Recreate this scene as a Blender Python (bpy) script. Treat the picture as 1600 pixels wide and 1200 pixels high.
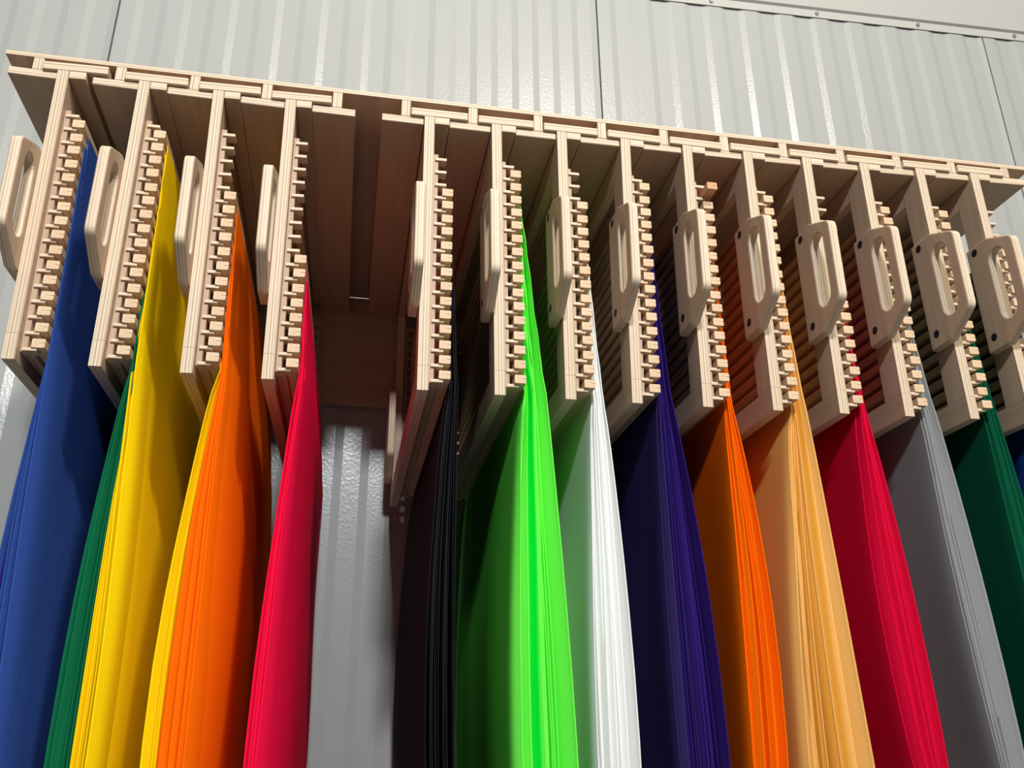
import bpy, bmesh, math, random
from mathutils import Matrix, Vector

random.seed(7)
for o in list(bpy.data.objects):
    bpy.data.objects.remove(o)
SC = bpy.context.scene
COL = SC.collection

# ------------------------------------------------------------------ camera
cam_d = bpy.data.cameras.new('camera'); cam = bpy.data.objects.new('camera', cam_d); COL.objects.link(cam)
cam_d.sensor_width = 36.0; cam_d.lens = 1383.81 / 1600.0 * 36.0; cam_d.clip_start = 0.02
RR = (0.9834771, -0.1808715, -0.0076336); DN = (0.0603176, 0.3671477, -0.9282049); FW = (0.1706885, 0.9124079, 0.3719910)
cam.matrix_world = Matrix(((RR[0], -DN[0], -FW[0], 0.427354), (RR[1], -DN[1], -FW[1], -1.070082),
                           (RR[2], -DN[2], -FW[2], -0.866486), (0, 0, 0, 1)))
SC.camera = cam

# ------------------------------------------------------------------ light and exposure
world = bpy.data.worlds.new('room_light'); SC.world = world; world.use_nodes = True
bg = world.node_tree.nodes['Background']
bg.inputs['Color'].default_value = (0.92, 0.95, 1.0, 1); bg.inputs['Strength'].default_value = 0.175

def area(name, loc, target, size, size_y, watts, colour):
    l = bpy.data.lights.new(name, 'AREA'); l.shape = 'RECTANGLE'; l.size = size; l.size_y = size_y
    l.energy = watts; l.color = colour
    o = bpy.data.objects.new(name, l); COL.objects.link(o); o.location = loc
    o.rotation_euler = (Vector(target) - Vector(loc)).to_track_quat('-Z', 'Y').to_euler()
    return o
area('hall_lamp', (0.46, -3.3, 1.52), (0.6, 0.2, -0.3), 0.3, 0.26, 170, (0.92, 0.96, 1.0))
area('hall_lamp', (1.62, -3.3, 2.95), (0.7, 0.3, -0.1), 0.36, 0.3, 200, (1.0, 0.92, 0.79))
vs = SC.view_settings
vs.view_transform = 'Standard'; vs.look = 'None'; vs.gamma = 1.0; vs.use_curve_mapping = False; vs.exposure = -0.34

# ------------------------------------------------------------------ materials
def base_mat(name, rough=0.6, spec=0.3):
    m = bpy.data.materials.new(name); m.use_nodes = True
    nt = m.node_tree; b = nt.nodes['Principled BSDF']
    b.inputs['Roughness'].default_value = rough; b.inputs['Specular IOR Level'].default_value = spec
    return m, nt, b

def mth(nt, op, a, b=None, c=None):
    n = nt.nodes.new('ShaderNodeMath'); n.operation = op
    for k, v in enumerate((a, b, c)):
        if v is None: continue
        if isinstance(v, (int, float)): n.inputs[k].default_value = v
        else: nt.links.new(v, n.inputs[k])
    return n.outputs[0]

def ramp(nt, fac, stops):
    n = nt.nodes.new('ShaderNodeValToRGB'); cr = n.color_ramp
    cr.elements[0].position, cr.elements[0].color = stops[0][0], (*stops[0][1], 1)
    cr.elements[1].position, cr.elements[1].color = stops[-1][0], (*stops[-1][1], 1)
    for p, c in stops[1:-1]:
        e = cr.elements.new(p); e.color = (*c, 1)
    nt.links.new(fac, n.inputs[0]); return n.outputs[0]

def noise(nt, vec, scale, stretch=(1, 1, 1), detail=3.0):
    mp = nt.nodes.new('ShaderNodeMapping'); mp.inputs['Scale'].default_value = stretch
    nt.links.new(vec, mp.inputs['Vector'])
    n = nt.nodes.new('ShaderNodeTexNoise'); n.inputs['Scale'].default_value = scale; n.inputs['Detail'].default_value = detail
    nt.links.new(mp.outputs[0], n.inputs['Vector']); return n.outputs['Fac']

def mixc(nt, fac, a, b, mode='MIX'):
    n = nt.nodes.new('ShaderNodeMix'); n.data_type = 'RGBA'; n.blend_type = mode
    if isinstance(fac, (int, float)): n.inputs[0].default_value = fac
    else: nt.links.new(fac, n.inputs[0])
    for s, v in ((6, a), (7, b)):
        if isinstance(v, tuple): n.inputs[s].default_value = (*v, 1)
        else: nt.links.new(v, n.inputs[s])
    return n.outputs[2]

def plywood(name, axis, grain, ply=0.0019, dark=1.0):
    """birch plywood: veneer on faces across `axis`, striped plies on the cut edges"""
    m, nt, b = base_mat(name, 0.55, 0.28)
    tc = nt.nodes.new('ShaderNodeTexCoord'); sx = nt.nodes.new('ShaderNodeSeparateXYZ'); nt.links.new(tc.outputs['Object'], sx.inputs[0])
    sn = nt.nodes.new('ShaderNodeSeparateXYZ'); nt.links.new(tc.outputs['Normal'], sn.inputs[0])
    face = mth(nt, 'GREATER_THAN', mth(nt, 'ABSOLUTE', sn.outputs[axis]), 0.6)
    st = [22, 22, 22]; st[grain] = 1.6
    f = noise(nt, tc.outputs['Object'], 4.0, tuple(st), 5)
    big = noise(nt, tc.outputs['Object'], 6.0, (1, 1, 1), 2)
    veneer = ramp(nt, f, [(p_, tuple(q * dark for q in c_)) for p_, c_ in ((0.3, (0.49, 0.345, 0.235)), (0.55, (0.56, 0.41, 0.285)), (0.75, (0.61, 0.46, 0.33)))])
    veneer = mixc(nt, mth(nt, 'MULTIPLY', big, 0.35), veneer, (0.50, 0.325, 0.225))
    wob = mth(nt, 'MULTIPLY', noise(nt, tc.outputs['Object'], 9.0, (1, 1, 1), 2), 0.0012)
    layer = mth(nt, 'FLOOR', mth(nt, 'DIVIDE', mth(nt, 'ADD', sx.outputs[axis], wob), ply))
    wn = nt.nodes.new('ShaderNodeTexWhiteNoise'); wn.noise_dimensions = '1D'; nt.links.new(layer, wn.inputs['W'])
    par = mth(nt, 'MULTIPLY', mth(nt, 'PINGPONG', layer, 1.0), 0.55)
    v = mth(nt, 'ADD', par, mth(nt, 'MULTIPLY', wn.outputs['Value'], 0.45))
    edge = ramp(nt, v, [(0.05, (0.77, 0.645, 0.485)), (0.5, (0.67, 0.53, 0.385)), (0.95, (0.36, 0.265, 0.18))])
    edge = mixc(nt, mth(nt, 'MULTIPLY', noise(nt, tc.outputs['Object'], 60, (1, 1, 1), 2), 0.3), edge, (0.80, 0.62, 0.42))
    c = mixc(nt, face, edge, veneer)
    oi = nt.nodes.new('ShaderNodeObjectInfo')
    c = mixc(nt, mth(nt, 'MULTIPLY', oi.outputs['Random'], 0.22), c, (0.54, 0.37, 0.25))
    nt.links.new(c, b.inputs['Base Color'])
    bp = nt.nodes.new('ShaderNodeBump'); bp.inputs['Strength'].default_value = 0.12; bp.inputs['Distance'].default_value = 0.0006
    nt.links.new(f, bp.inputs['Height']); nt.links.new(bp.outputs[0], b.inputs['Normal'])
    return m

PLY_X = plywood('plywood_upright', 0, 2)
PLY_Y = plywood('plywood_comb', 1, 2)
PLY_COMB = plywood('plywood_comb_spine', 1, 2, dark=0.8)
PLY_Z = plywood('plywood_flat', 2, 1, 0.0022)
PLY_XR = plywood('plywood_rail', 0, 1)

def rod_mat():
    m, nt, b = base_mat('rod_wood', 0.6, 0.25)
    tc = nt.nodes.new('ShaderNodeTexCoord')
    f = noise(nt, tc.outputs['Object'], 4.0, (40, 1.5, 40), 4)
    c = ramp(nt, f, [(0.3, (0.64, 0.45, 0.28)), (0.7, (0.78, 0.60, 0.41))])
    oi = nt.nodes.new('ShaderNodeObjectInfo')
    c = mixc(nt, mth(nt, 'MULTIPLY', oi.outputs['Random'], 0.45), c, (0.60, 0.41, 0.25))
    nt.links.new(c, b.inputs['Base Color']); return m
ROD = rod_mat()

def rod_stained():
    m, nt, b = base_mat('rod_wood_reddish', 0.6, 0.25)
    tc = nt.nodes.new('ShaderNodeTexCoord')
    f = noise(nt, tc.outputs['Object'], 5.0, (40, 1.5, 40), 4)
    c = ramp(nt, f, [(0.3, (0.55, 0.27, 0.13)), (0.7, (0.70, 0.42, 0.24))])
    nt.links.new(c, b.inputs['Base Color']); return m
ROD_RED = rod_stained()

def plain(name, col, rough=0.5, metallic=0.0):
    m, nt, b = base_mat(name, rough, 0.4)
    tc = nt.nodes.new('ShaderNodeTexCoord'); f = noise(nt, tc.outputs['Object'], 30, (1, 1, 1), 3)
    c = ramp(nt, f, [(0.3, tuple(x * 0.9 for x in col)), (0.7, col)])
    nt.links.new(c, b.inputs['Base Color']); b.inputs['Metallic'].default_value = metallic
    return m
SCREW = plain('dark_screw', (0.012, 0.012, 0.015), 0.6)
STEEL = plain('galvanised_steel', (0.55, 0.55, 0.55), 0.35, 0.7)
FLOOR = plain('concrete_floor', (0.24, 0.235, 0.23), 0.6)

def paint(name, col, bump=0.3, rough=0.33, spec=0.5):
    m, nt, b = base_mat(name, rough, 0.5)
    tc = nt.nodes.new('ShaderNodeTexCoord')
    big = noise(nt, tc.outputs['Object'], 1.5, (1, 1, 1), 2)
    c = ramp(nt, big, [(0.3, tuple(x * 0.97 for x in col)), (0.7, col)])
    b.inputs['Specular IOR Level'].default_value = spec
    nt.links.new(c, b.inputs['Base Color'])
    f = noise(nt, tc.outputs['Object'], 190, (1, 1, 0.8), 1)
    bp = nt.nodes.new('ShaderNodeBump'); bp.inputs['Strength'].default_value = bump; bp.inputs['Distance'].default_value = 0.002
    nt.links.new(f, bp.inputs['Height']); nt.links.new(bp.outputs[0], b.inputs['Normal'])
    return m
WALL = paint('painted_steel_wall', (0.43, 0.437, 0.417), 0.18, 0.26, 0.42)
TRIM = paint('painted_trim', (0.50, 0.495, 0.46), 0.06, 0.38)

_cloth = {}
def cloth_mat(key, col):
    if key in _cloth: return _cloth[key]
    m, nt, b = base_mat('cloth_' + key, 0.85, 0.03)
    tc = nt.nodes.new('ShaderNodeTexCoord')
    f = noise(nt, tc.outputs['Object'], 500, (1, 1, 1), 1)
    big = noise(nt, tc.outputs['Object'], 5, (1, 1, 1), 2)
    c = ramp(nt, f, [(0.3, tuple(x * 0.93 for x in col)), (0.7, col)])
    c = mixc(nt, mth(nt, 'MULTIPLY', big, 0.16), c, tuple(x * 0.8 for x in col))
    nt.links.new(c, b.inputs['Base Color'])
    bp = nt.nodes.new('ShaderNodeBump'); bp.inputs['Strength'].default_value = 0.1; bp.inputs['Distance'].default_value = 0.0004
    nt.links.new(f, bp.inputs['Height']); nt.links.new(bp.outputs[0], b.inputs['Normal'])
    _cloth[key] = m; return m

# ------------------------------------------------------------------ helpers
def link(name, me, mat, parent=None):
    o = bpy.data.objects.new(name, me); COL.objects.link(o)
    if mat is not None and not me.materials: me.materials.append(mat)
    if parent is not None: o.parent = parent
    return o

def empty(name, label, cat, loc=(0, 0, 0), rot=(0, 0, 0), group=None):
    o = bpy.data.objects.new(name, None); COL.objects.link(o); o.location = loc; o.rotation_euler = rot
    o.empty_display_size = 0.05
    o['label'] = label; o['category'] = cat
    if group: o['group'] = group
    return o

def box_bm(bm, x0, x1, y0, y1, z0, z1):
    v = [bm.verts.new((x, y, z)) for x in (x0, x1) for y in (y0, y1) for z in (z0, z1)]
    for f in ((0, 1, 3, 2), (4, 6, 7, 5), (0, 4, 5, 1), (2, 3, 7, 6), (0, 2, 6, 4), (1, 5, 7, 3)):
        bm.faces.new([v[i] for i in f])

def box_me(name, x0, x1, y0, y1, z0, z1, bev=0.0008):
    bm = bmesh.new(); box_bm(bm, x0, x1, y0, y1, z0, z1)
    if bev: bmesh.ops.bevel(bm, geom=list(bm.edges), offset=bev, segments=1, affect='EDGES')
    bmesh.ops.recalc_face_normals(bm, faces=bm.faces)
    me = bpy.data.meshes.new(name); bm.to_mesh(me); bm.free(); return me

def extrude_poly(name, pts, axis, a0, a1):
    """pts are 2-D outline points; axis 'y' -> (x,z) outline, axis 'x' -> (y,z) outline"""
    bm = bmesh.new()
    mk = (lambda p, a: (p[0], a, p[1])) if axis == 'y' else (lambda p, a: (a, p[0], p[1]))
    A = [bm.verts.new(mk(p, a0)) for p in pts]; B = [bm.verts.new(mk(p, a1)) for p in pts]
    bm.faces.new(A); bm.faces.new(list(reversed(B)))
    n = len(pts)
    for i in range(n): bm.faces.new((A[i], B[i], B[(i + 1) % n], A[(i + 1) % n]))
    bmesh.ops.recalc_face_normals(bm, faces=bm.faces)
    me = bpy.data.meshes.new(name); bm.to_mesh(me); bm.free(); return me

# ------------------------------------------------------------------ the setting
P = 0.1
def sag(x): return 0.01104 * (1 - ((x - 0.7) / 0.77) ** 2)

WY = 0.684                                   # face of the high flats of the wall
wall = link('wall_back', box_me('wall_back', -2.2, 4.2, WY + 0.02, WY + 0.08, -2.5, 3.6, 0), WALL); wall['kind'] = 'structure'
def panel_mesh(width, ribs, z0, z1):
    per = width / ribs
    prof = []
    g = 0.0022
    for k in range(ribs):
        x = k * per
        prof += [(x + per * .0, 0.0), (x + per * .34, 0.0), (x + per * .50, 0.0037), (x + per * .84, 0.0037)]
    prof.append((width, 0.0))
    prof[0] = (g, 0.0); prof[-1] = (width - g, 0.0)
    prof = [(g + 0.0015, 0.018), (g, 0.004)] + prof + [(width - g, 0.004), (width - g - 0.0015, 0.018)]
    vs_, fs = [], []
    for x, d in prof: vs_ += [(x, d, z0), (x, d, z1)]
    for i in range(len(prof) - 1): fs.append((2 * i, 2 * i + 2, 2 * i + 3, 2 * i + 1))
    me = bpy.data.meshes.new('wall_panel'); me.from_pydata(vs_, [], fs); return me
pm = panel_mesh(1.178, 11, -2.5, 1.2)
for k in range(-2, 4):
    p = link('wall_panel', pm, WALL, wall); p.location = (-0.184 + 1.178 * (k + (0 if k < 2 else 0)), WY, 0)
    if k == 2: p.location.x = 2.172
    if k == 3: p.location.x = 3.35
floor = link('floor', box_me('floor', -3, 5, -6, WY + 0.08, -2.56, -2.5, 0), FLOOR); floor['kind'] = 'structure'

tilt = math.atan(0.033)
def tilted(me):
    for v in me.vertices: v.co.z += 0.033 * (v.co.x - 1.175)
    return me
bm = bmesh.new()                              # L-shaped flashing under the ceiling edge
box_bm(bm, -2.2, 4.2, WY - 0.0032, WY - 0.0012, 1.008, 1.034)
pts = [(WY - 0.0012, 1.034), (WY - 0.010, 1.0385), (WY - 0.030, 1.170), (WY - 0.030, 1.19), (WY - 0.0012, 1.19)]
A = [bm.verts.new((-2.2, a, b)) for a, b in pts]; B = [bm.verts.new((4.2, a, b)) for a, b in pts]
bm.faces.new(A); bm.faces.new(B[::-1])
for i in range(5): bm.faces.new((A[i], A[(i + 1) % 5], B[(i + 1) % 5], B[i]))
bmesh.ops.recalc_face_normals(bm, faces=bm.faces)
me = bpy.data.meshes.new('trim'); bm.to_mesh(me); bm.free()
trim = link('trim_1', tilted(me), TRIM); trim['kind'] = 'structure'
def screw_me(name, r, h, n=10):
    bm = bmesh.new()
    bmesh.ops.create_cone(bm, cap_ends=True, segments=n, radius1=r, radius2=r * .7, depth=h)
    me = bpy.data.meshes.new(name); bm.to_mesh(me); bm.free(); return me
sm = screw_me('screw', 0.007, 0.006)
for k in range(-4, 8):
    x = 1.325 + 0.318 * k
    s = link('screw', sm, STEEL, trim); s.location = (x, WY - 0.006, 1.021 + 0.033 * (x - 1.175)); s.rotation_euler = (math.pi / 2, 0, 0)
ceil = link('ceiling', box_me('ceiling', -3, 5, -6, WY + 0.08, 3.6, 3.68, 0), TRIM); ceil['kind'] = 'structure'

# ------------------------------------------------------------------ the rack
rack = empty('wall_rack', 'long plywood rack with a row of slotted channels fixed to the ribbed wall', 'rack', (0.7, 0.335, 0))
RO = Vector((0.7, 0.335, 0))
XL, XR, YF, YB = -0.0716, 1.5060, 0.005, 0.660
def rpart(name, me, mat):
    me.transform(Matrix.Translation(-RO)); return link(name, me, mat, rack)
bm = bmesh.new(); N = 32                      # top board bends under the load
rows = []
for i in range(N + 1):
    x = XL - .008 + (XR - XL + .022) * i / N
    rows.append([bm.verts.new((x, y, z - .14 * sag(x))) for y, z in ((YF, .0182), (YB, .0182), (YB, .0248), (YF, .0248))])
for a, b in zip(rows, rows[1:]):
    for j in range(4): bm.faces.new((a[j], a[(j + 1) % 4], b[(j + 1) % 4], b[j]))
bm.faces.new(rows[0]); bm.faces.new(rows[-1][::-1]); bmesh.ops.recalc_face_normals(bm, faces=bm.faces)
me = bpy.data.meshes.new('top_board'); bm.to_mesh(me); bm.free(); rpart('top_board', me, PLY_Z)
for k in range(16):
    xc = k * P - 0.0275 - (0.008 if k == 0 else 0); s = sag(xc)
    rpart('spacer', box_me('spacer', xc - .007, xc + .007, YF, YB, -0.0017 - s, .0181 - .14 * s), PLY_X)
    x0 = XL if k == 0 else (k - 1) * P + 0.038
    x1 = XR if k == 15 else k * P - 0.0008 - (0.007 if k == 0 else 0)
    me = box_me('bottom_board', x0, x1, YF, YB, -0.0140, -0.0018)
    for v in me.vertices: v.co.z -= sag(v.co.x)
    rpart('bottom_board', me, PLY_Z)
rpart('back_rail', box_me('back_rail', XL + .03, XR - .03, YB - 0.0, YB + 0.022, -0.225, 0.0167), plywood('plywood_back', 1, 0))

# ------------------------------------------------------------------ sliding frames: shared part meshes
DEP = 0.625; ZB = -0.436
M_head = box_me('runner', -0.0198, 0.0645, 0.0, DEP, -0.0015, 0.0118, 0.001)
M_key = box_me('key_strip', 0.0154, 0.0370, 0.0005, DEP, -0.0135, -0.0016, 0.0006)
M_stile = box_me('stile', 0, 0.015, 0.0, 0.042, -0.40115, -0.0016, 0.0003)
M_trail = box_me('top_rail', 0.0003, 0.0147, 0.042, DEP - 0.042, -0.0495, -0.0016, 0.0006)
M_brail = box_me('bottom_rail', 0, 0.015, 0.0, DEP, ZB, -0.40125, 0.0003)
M_ledge = box_me('ledge', 0.0153, 0.0285, 0.0257, DEP - 0.0257, -0.4205, -0.4125, 0.0006)
TP = 0.0218
def tooth(t): return -0.0690 - TP * t
def comb_mesh():
    pts = [(0.0152, -0.0600)]
    pts.append((0.0228, -0.0600))
    for t in range(17):
        zc = tooth(t); h = 0.0023
        pts += [(0.0228, zc + h), (0.0345, zc + h), (0.0345, zc - h)]
        if t < 16: pts.append((0.0228, zc - h))
    pts.append((0.0152, tooth(16) - 0.0023))
    return extrude_poly('comb', pts, 'y', 0.012, 0.0255)
M_comb = comb_mesh()
M_spine = box_me('comb', 0.0152, 0.0226, 0.012, 0.0255, tooth(16) - 0.0028, -0.0590, 0.0005)
M_tooth = box_me('tooth', 0.0180, 0.0346, 0.0095, 0.0252, -0.0023, 0.0023, 0.0003)

def handle_mesh():
    cd = bpy.data.curves.new('handle', 'CURVE'); cd.dimensions = '2D'; cd.fill_mode = 'BOTH'
    def rounded(pts, rad):
        out = []; n = len(pts)
        for i in range(n):
            p0, p1, p2 = (Vector(pts[i - 1]), Vector(pts[i]), Vector(pts[(i + 1) % n])); r = rad[i]
            if r == 0: out.append(p1); continue
            a = (p0 - p1).normalized(); b = (p2 - p1).normalized(); ang = a.angle(b); d = r / math.tan(ang / 2)
            s = p1 + a * d; e = p1 + b * d
            for q in range(6):
                t = q / 5; out.append(s * (1 - t) ** 2 + p1 * 2 * t * (1 - t) + e * t * t)
        return out
    outer = rounded([(.034, -.1354), (.034, -.3166), (-.010, -.3166), (-.0635, -.2835), (-.0635, -.1590), (-.012, -.1354)],
                    [.003, .003, .006, .014, .014, .006])
    yc, r, z0, z1 = -0.0262, 0.0168, -0.162, -0.280
    slot = [Vector((yc + r * math.cos(a), z0 - r + r * math.sin(a))) for a in [math.pi * q / 10 for q in range(11)]]
    slot += [Vector((yc + r * math.cos(a), z1 + r + r * math.sin(a))) for a in [math.pi + math.pi * q / 10 for q in range(11)]]
    for loop in (outer, slot):
        sp = cd.splines.new('POLY'); sp.points.add(len(loop) - 1); sp.use_cyclic_u = True
        for k, p in enumerate(loop): sp.points[k].co = (p.x, p.y, 0, 1)
    cd.extrude = 0.0045; cd.bevel_depth = 0.0022; cd.bevel_resolution = 2; cd.offset = -0.0022
    ob = bpy.data.objects.new('tmp', cd); COL.objects.link(ob)
    dg = bpy.context.evaluated_depsgraph_get()
    me = bpy.data.meshes.new_from_object(ob.evaluated_get(dg)); me.name = 'handle'
    bpy.data.objects.remove(ob); bpy.data.curves.remove(cd)
    # (u,v,w) -> y=u, z=v, x=w
    me.transform(Matrix(((0, 0, 1, -0.0070), (1, 0, 0, 0), (0, 1, 0, 0), (0, 0, 0, 1))))
    for p in me.polygons: p.use_smooth = False
    return me
M_handle = handle_mesh()
M_screw = screw_me('screw', 0.0062, 0.004, 16)

def rod_mesh():
    x0, x1, z0, z1, c = 0.0285, 0.0440, 0.0, 0.0118, 0.0009
    zs = 0.0066; h = 0.00035; d = 0.0060        # the slit that grips the cloth
    pts = [(x0 + c, z0), (x1 - c, z0), (x1, z0 + c), (x1, zs - h), (x1 - d, zs - h), (x1 - d, zs + h), (x1, zs + h), (x1, z1 - c), (x1 - c, z1), (x0 + c, z1), (x0, z1 - c), (x0, z0 + c)]
    return extrude_poly('rod', pts, 'y', 0.006, 0.621)
M_rod = rod_mesh()

# ------------------------------------------------------------------ the frames and the cloths on them
BLUE = ('blue', (0.030, 0.075, 0.30)); PURPLE = ('purple', (0.040, 0.016, 0.17)); GREEN = ('green', (0.006, 0.15, 0.062))
YEL = ('yellow', (0.98, 0.66, 0.004)); ORA = ('orange', (0.98, 0.155, 0.002)); RED = ('red', (0.90, 0.007, 0.058))
BLK = ('black', (0.022, 0.021, 0.025)); LIME = ('lime', (0.17, 0.97, 0.085)); EMER = ('emerald', (0.004, 0.80, 0.035))
WHI = ('white', (0.92, 0.93, 0.90)); IND = ('indigo', (0.034, 0.014, 0.16)); NAV = ('navy', (0.034, 0.025, 0.115))
GOLD = ('gold', (0.86, 0.47, 0.13)); OCH = ('ochre', (0.75, 0.33, 0.045)); CRI = ('crimson', (0.70, 0.004, 0.04))
GRY = ('grey', (0.30, 0.305, 0.30)); DGR = ('dark_green', (0.004, 0.095, 0.045)); BLU2 = ('royal_blue', (0.012, 0.045, 0.24))

# slot: (bottom swing, yaw, slots left empty at the top, where, main colour words, colour of each cloth from the innermost,
#        left/right of the stack at z=-.48, -.60 and -.90)
ROWS = {
 0: dict(dx=-.007, d=.0100, yaw=0, skip=0, who='leftmost frame', kind='blue', cols=lambda j, n: PURPLE if j < 2 or j == 5 else BLUE, r0=0.049, w=((0.043, 0.06), (0.043, 0.08)), sweep=0.012),
 1: dict(big=0.018, d=.0016, yaw=0, skip=0, who='frame second from left', kind='yellow over green', cols=lambda j, n: GREEN if j < 7 else YEL, r0=0.056, w=((0.033, 0.07), (0.026, 0.08)), sweep=0.006),
 2: dict(big=0.01, d=.0088, yaw=0, skip=4, who='left orange frame', kind='orange and yellow', cols=lambda j, n: YEL if j < 3 else ORA, r0=0.054, w=((0.036, 0.066), (0.03, 0.07)), sweep=0.018),
 3: dict(d=.0068, yaw=-.014, skip=8, who='frame left of the gap', kind='red', cols=lambda j, n: RED, r0=0.052, w=((0.042, 0.052), (0.034, 0.046)), sweep=0.020),
 5: dict(d=.0023, yaw=0, skip=2, who='black frame', kind='black', cols=lambda j, n: BLK, r0=0.056, w=((0.03, 0.059), (0.029, 0.064)), sweep=0.006),
 6: dict(big=0.024, d=.0043, yaw=0, skip=0, who='lime frame', kind='lime green', cols=lambda j, n: EMER if j in (4, 5, 10) else LIME, r0=0.076, w=((0.034, 0.094), (0.03, 0.108)), sweep=0),
 7: dict(big=0.02, d=.0001, yaw=0, skip=2, who='white cloth frame', kind='white', cols=lambda j, n: WHI, r0=0.062, w=((0.036, 0.076), (0.031, 0.084)), sweep=0),
 8: dict(big=0.01, d=-.0074, yaw=0, skip=0, who='indigo frame', kind='indigo', cols=lambda j, n: NAV if j < 4 or j == 8 else IND, r0=0.066, w=((0.031, 0.08), (0.03, 0.096)), sweep=0),
 9: dict(big=0.014, d=-.0062, yaw=0, skip=0, who='right orange frame', kind='orange', cols=lambda j, n: ORA, r0=0.056, w=((0.035, 0.072), (0.027, 0.074)), sweep=0),
 10: dict(big=0.026, d=-.0031, yaw=0, skip=0, who='gold cloth frame', kind='gold', cols=lambda j, n: OCH if j in (5, 6, 9, 12) else GOLD, r0=0.063, w=((0.018, 0.072), (-0.006, 0.088)), sweep=0),
 11: dict(big=0.022, d=-.0022, yaw=0, skip=2, who='crimson frame', kind='crimson', cols=lambda j, n: CRI, r0=0.063, w=((0.032, 0.080), (0.045, 0.093)), sweep=0),
 12: dict(big=0.034, d=-.0003, yaw=0, skip=0, who='grey cloth frame', kind='grey', cols=lambda j, n: GRY, r0=0.074, w=((0.047, 0.09), (0.063, 0.103)), sweep=0),
 13: dict(big=0.02, d=.0043, yaw=0, skip=0, who='dark green frame', kind='dark green', cols=lambda j, n: DGR, r0=0.068, w=((0.052, 0.088), (0.062, 0.102)), sweep=0),
 14: dict(big=0.018, d=.003, yaw=0, skip=3, who='frame at the right end', kind='royal blue', cols=lambda j, n: BLU2, r0=0.062, w=((0.044, 0.078), (0.046, 0.09)), sweep=0),
}
FRAME_LABEL = {
 0: 'leftmost plywood sliding frame, its comb full of rods with blue cloths',
 1: 'plywood sliding frame holding yellow cloths with dark green ones inside',
 2: 'plywood sliding frame with orange and yellow cloths, top four comb slots empty',
 3: 'plywood sliding frame with red cloths, upper half of its comb empty',
 5: 'plywood sliding frame with black cloths, just right of the empty channel',
 6: 'plywood sliding frame holding bright lime green cloths',
 7: 'plywood sliding frame holding white cloths, between lime green and indigo',
 8: 'plywood sliding frame holding dark indigo cloths',
 9: 'plywood sliding frame with orange cloths and one rod end sticking out on top',
 10: 'plywood sliding frame holding loosely fanned gold cloths',
 11: 'plywood sliding frame holding crimson cloths, right of the gold ones',
 12: 'plywood sliding frame holding grey cloths',
 13: 'plywood sliding frame holding dark green cloths, near the right end',
 14: 'rightmost plywood sliding frame, partly cut off, with royal blue cloths',
}
ORD = ['top', 'second', 'third', 'fourth', 'fifth', 'sixth', 'seventh', 'eighth', 'ninth', 'tenth', 'eleventh', 'twelfth', 'thirteenth', 'fourteenth', 'fifteenth', 'sixteenth']
CLOTH_WORD = {'blue': 'blue', 'purple': 'purple', 'green': 'dark green', 'yellow': 'yellow', 'orange': 'orange', 'red': 'red', 'black': 'black', 'lime': 'lime green', 'emerald': 'bright green',
              'white': 'white', 'indigo': 'indigo', 'navy': 'dark navy', 'gold': 'gold', 'ochre': 'ochre', 'crimson': 'crimson', 'grey': 'grey', 'dark_green': 'dark green', 'royal_blue': 'royal blue'}

def lerp(a, b, t): return a + (b - a) * t
YS = [0, .0025, .005, .0085, .013, .020, .032, .055, .09, .14, .20, .28, .36, .44, .52, .575]
ZLOW = -1.5

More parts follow.
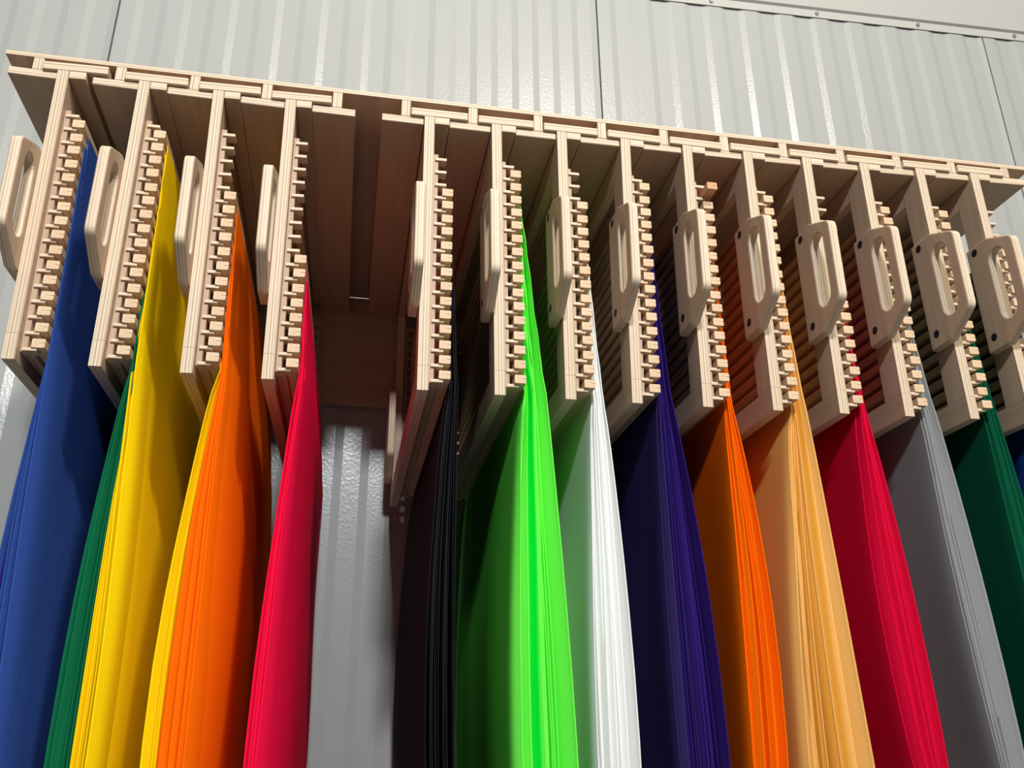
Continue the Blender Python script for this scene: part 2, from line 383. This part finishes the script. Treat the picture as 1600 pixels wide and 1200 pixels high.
def make_cloth(fi, row, j, n, zrod, rng, ph, gj, curl, cover):
    """cloth j (0 = innermost) of n, hanging from a rod whose underside is at zrod (frame coordinates)"""
    ztop = zrod + 0.0066
    zs = [ztop, ztop - .004, ztop - .010]
    while zs[-1] > -0.47: zs.append(zs[-1] - 0.030)
    zs += [-.50, -.54, -.59, -.65, -.71, -.78, -.86, -.94, -1.04, -1.18, -1.34, ZLOW + rng.uniform(-.02, .02)]
    zs = [z for k, z in enumerate(zs) if k == 0 or z < zs[k - 1] - .002]
    y0 = (.0235 if cover else .030) + rng.uniform(-.003, .003)
    lean = rng.uniform(-.006, .006)
    amp = rng.uniform(.6, 1.2)
    r0 = row['r0']; (l1, r1), (l2, r2) = row['w']
    side = 1 if fi >= 6 else -1
    if fi == 5: side = 0.5
    big = row.get('big', 0); outer = j == n - 1 and big > 0
    if outer: curl = big; y0 -= .003
    dx = row.get('dx', 0)
    up = (r0 - .0452) / max(1, n - 1)
    V = []
    for z in zs:
        k = sum(1 for q in range(j) if rods_z[fi][q] > z)      # cloths of lower rods lie inside this one
        xc = 0.0452 + k * up + row['d'] * max(z, -.42) / ZB
        xt1, xt2 = lerp(l1, r1, gj) - dx, lerp(l2, r2, gj) - dx
        if z > -0.425:
            t = max(0.0, min(1.0, (ztop - z) / 0.012)); x = lerp(0.0435 + row['d'] * z / ZB, xc, t)
        else:
            zz = max(z, -.95); za, zb, zc_ = -.425, -.60, -.90
            if gj < .5 and z > -.60: xt = lerp(xc, xt1, ((za - zz) / (za - zb)) ** lerp(.5, .9, gj * 2))
            else:
                xt = (xc * (zz - zb) * (zz - zc_) / ((za - zb) * (za - zc_)) + xt1 * (zz - za) * (zz - zc_) / ((zb - za) * (zb - zc_))
                      + xt2 * (zz - za) * (zz - zb) / ((zc_ - za) * (zc_ - zb)))
            x = xt
        fac = lerp(.15, 1, max(0, min(1, (-.18 - z) / .42)))
        if side > 0: x -= gj * (big + .001) * fac
        dn = max(0.0, ztop - z)
        a = min(1.0, dn / .35); asw = min(1.35, dn / .42 * lerp(.6, 1, gj))
        for yk in YS:
            y = y0 + yk * (1 + .01 * j) + lean * min(1, dn / .7) * max(0, 1 - yk / .15)
            wav = .0040 * a * math.sin(9 * y + ph[0] + 1.1 * z) * (y - .02) / .5 + .0018 * a * math.sin(23 * y + ph[1] - 1.7 * z) * min(1, (y - .01) / .12)
            own = amp * .0005 * a * math.sin(31 * y + ph[2] + j * 1.9) + amp * .0009 * a * math.sin(7 * z + j * 2.3 + ph[3])
            c = side * curl * math.exp(-(yk / (.018 if outer else .009)) ** 1.5) * (a ** .6) * fac
            sw = row['sweep'] * asw * (1 - math.exp(-yk / .045))
            V.append((x + wav + own + c + sw, y, z))
    nz, ny = len(zs), len(YS)
    F = [(r * ny + q, r * ny + q + 1, (r + 1) * ny + q + 1, (r + 1) * ny + q) for r in range(nz - 1) for q in range(ny - 1)]
    me = bpy.data.meshes.new('cloth'); me.from_pydata([(x, y, z - zrod) for x, y, z in V], [], F)
    for p in me.polygons: p.use_smooth = True
    return me

rods_z = {}
def slot_z(s): return tooth(s + 1) + 0.0024
for fi, row in ROWS.items():
    n = 16 - row['skip']
    rods_z[fi] = [slot_z(15 - j) for j in range(n)]          # innermost cloth hangs from the lowest rod

for fi, row in ROWS.items():
    rng = random.Random(100 + fi)
    dz = -sag(fi * P)
    th = -math.asin(row['d'] / 0.436)
    fr = empty('sliding_frame', FRAME_LABEL[fi], 'frame', (fi * P + row.get('dx', 0), 0, dz), (0, th, row['yaw']), 'sliding frames hanging in the rack')
    link('runner', M_head, PLY_Z, fr); link('key_strip', M_key, PLY_Z, fr)
    link('stile', M_stile, PLY_X, fr); s2 = link('stile', M_stile, PLY_X, fr); s2.location = (0, DEP - .042, 0)
    link('top_rail', M_trail, PLY_XR, fr); link('bottom_rail', M_brail, PLY_XR, fr); link('ledge', M_ledge, PLY_Z, fr)
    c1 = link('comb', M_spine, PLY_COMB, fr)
    for t in range(17):
        tk = link('tooth', M_tooth, PLY_Z, c1); tk.location = (0, 0, tooth(t))
    c2 = link('comb', M_comb, PLY_Y, fr); c2.location = (0, DEP - .0375, 0)
    for hy, hz in ((0, 0), (DEP - .034, -.075)):
        h = link('handle', M_handle, PLY_X, fr); h.location = (0, hy, hz)
        for sy, sz in ((.016, -.1465), (.016, -.2945)):
            sc = link('screw', M_screw, SCREW, h); sc.location = (-.0119, sy, sz); sc.rotation_euler = (0, math.pi / 2, 0)
            sc['label'] = 'black recessed screw'
    n = len(rods_z[fi]); ph = [rng.uniform(0, 6.28) for _ in range(4)]
    wts = [rng.uniform(.6, 1.4) for _ in range(n)]; tot = sum(wts[1:]) or 1; g = 0; gs = [0]
    for w in wts[1:]: g += w / tot; gs.append(g)
    spacing = (row['w'][1][1] - row['w'][1][0]) / n
    covers = [rng.random() < .34 for _ in range(n)]
    for j in range(n):
        slot = 15 - j; nth = n - 1 - j                           # nth rod counted from the top
        key, col = row['cols'](j, n)
        zr = rods_z[fi][j]
        where = row['who']
        if n - 1 == nth: pos = 'the lowest rod'
        elif nth == 0: pos = 'the topmost rod'
        else: pos = ORD[nth] + ' rod from top'
        lab = '%s cloth on %s of the %s' % (CLOTH_WORD[key], pos, where)
        hc = empty('hanging_cloth', lab, 'cloth', (fi * P + row.get('dx', 0), 0, dz + zr), (0, 0, row['yaw']), '%s cloths hanging from one frame' % row['kind'])
        fwd = rng.uniform(-.0018, .0018); mat = ROD
        if fi == 9 and nth == 0: fwd = -.020; mat = ROD_RED
        rod = bpy.data.objects.new('rod', M_rod); COL.objects.link(rod); rod.parent = hc
        rod.location = (row['d'] * zr / ZB + rng.uniform(-.0004, .0004), fwd, 0)
        if not M_rod.materials: M_rod.materials.append(None)
        rod.material_slots[0].link = 'OBJECT'; rod.material_slots[0].material = mat
        if mat is ROD_RED: rod['label'] = 'reddish rod pushed forward past the others'
        me = make_cloth(fi, row, j, n, zr, rng, ph, gs[j], spacing * (rng.uniform(2.2, 3.6) if covers[j] else rng.uniform(.7, 1.3)), covers[j])
        cl = link('cloth', me, cloth_mat(key, col), hc)
        sol = cl.modifiers.new('thickness', 'SOLIDIFY'); sol.thickness = 0.0006; sol.offset = 0
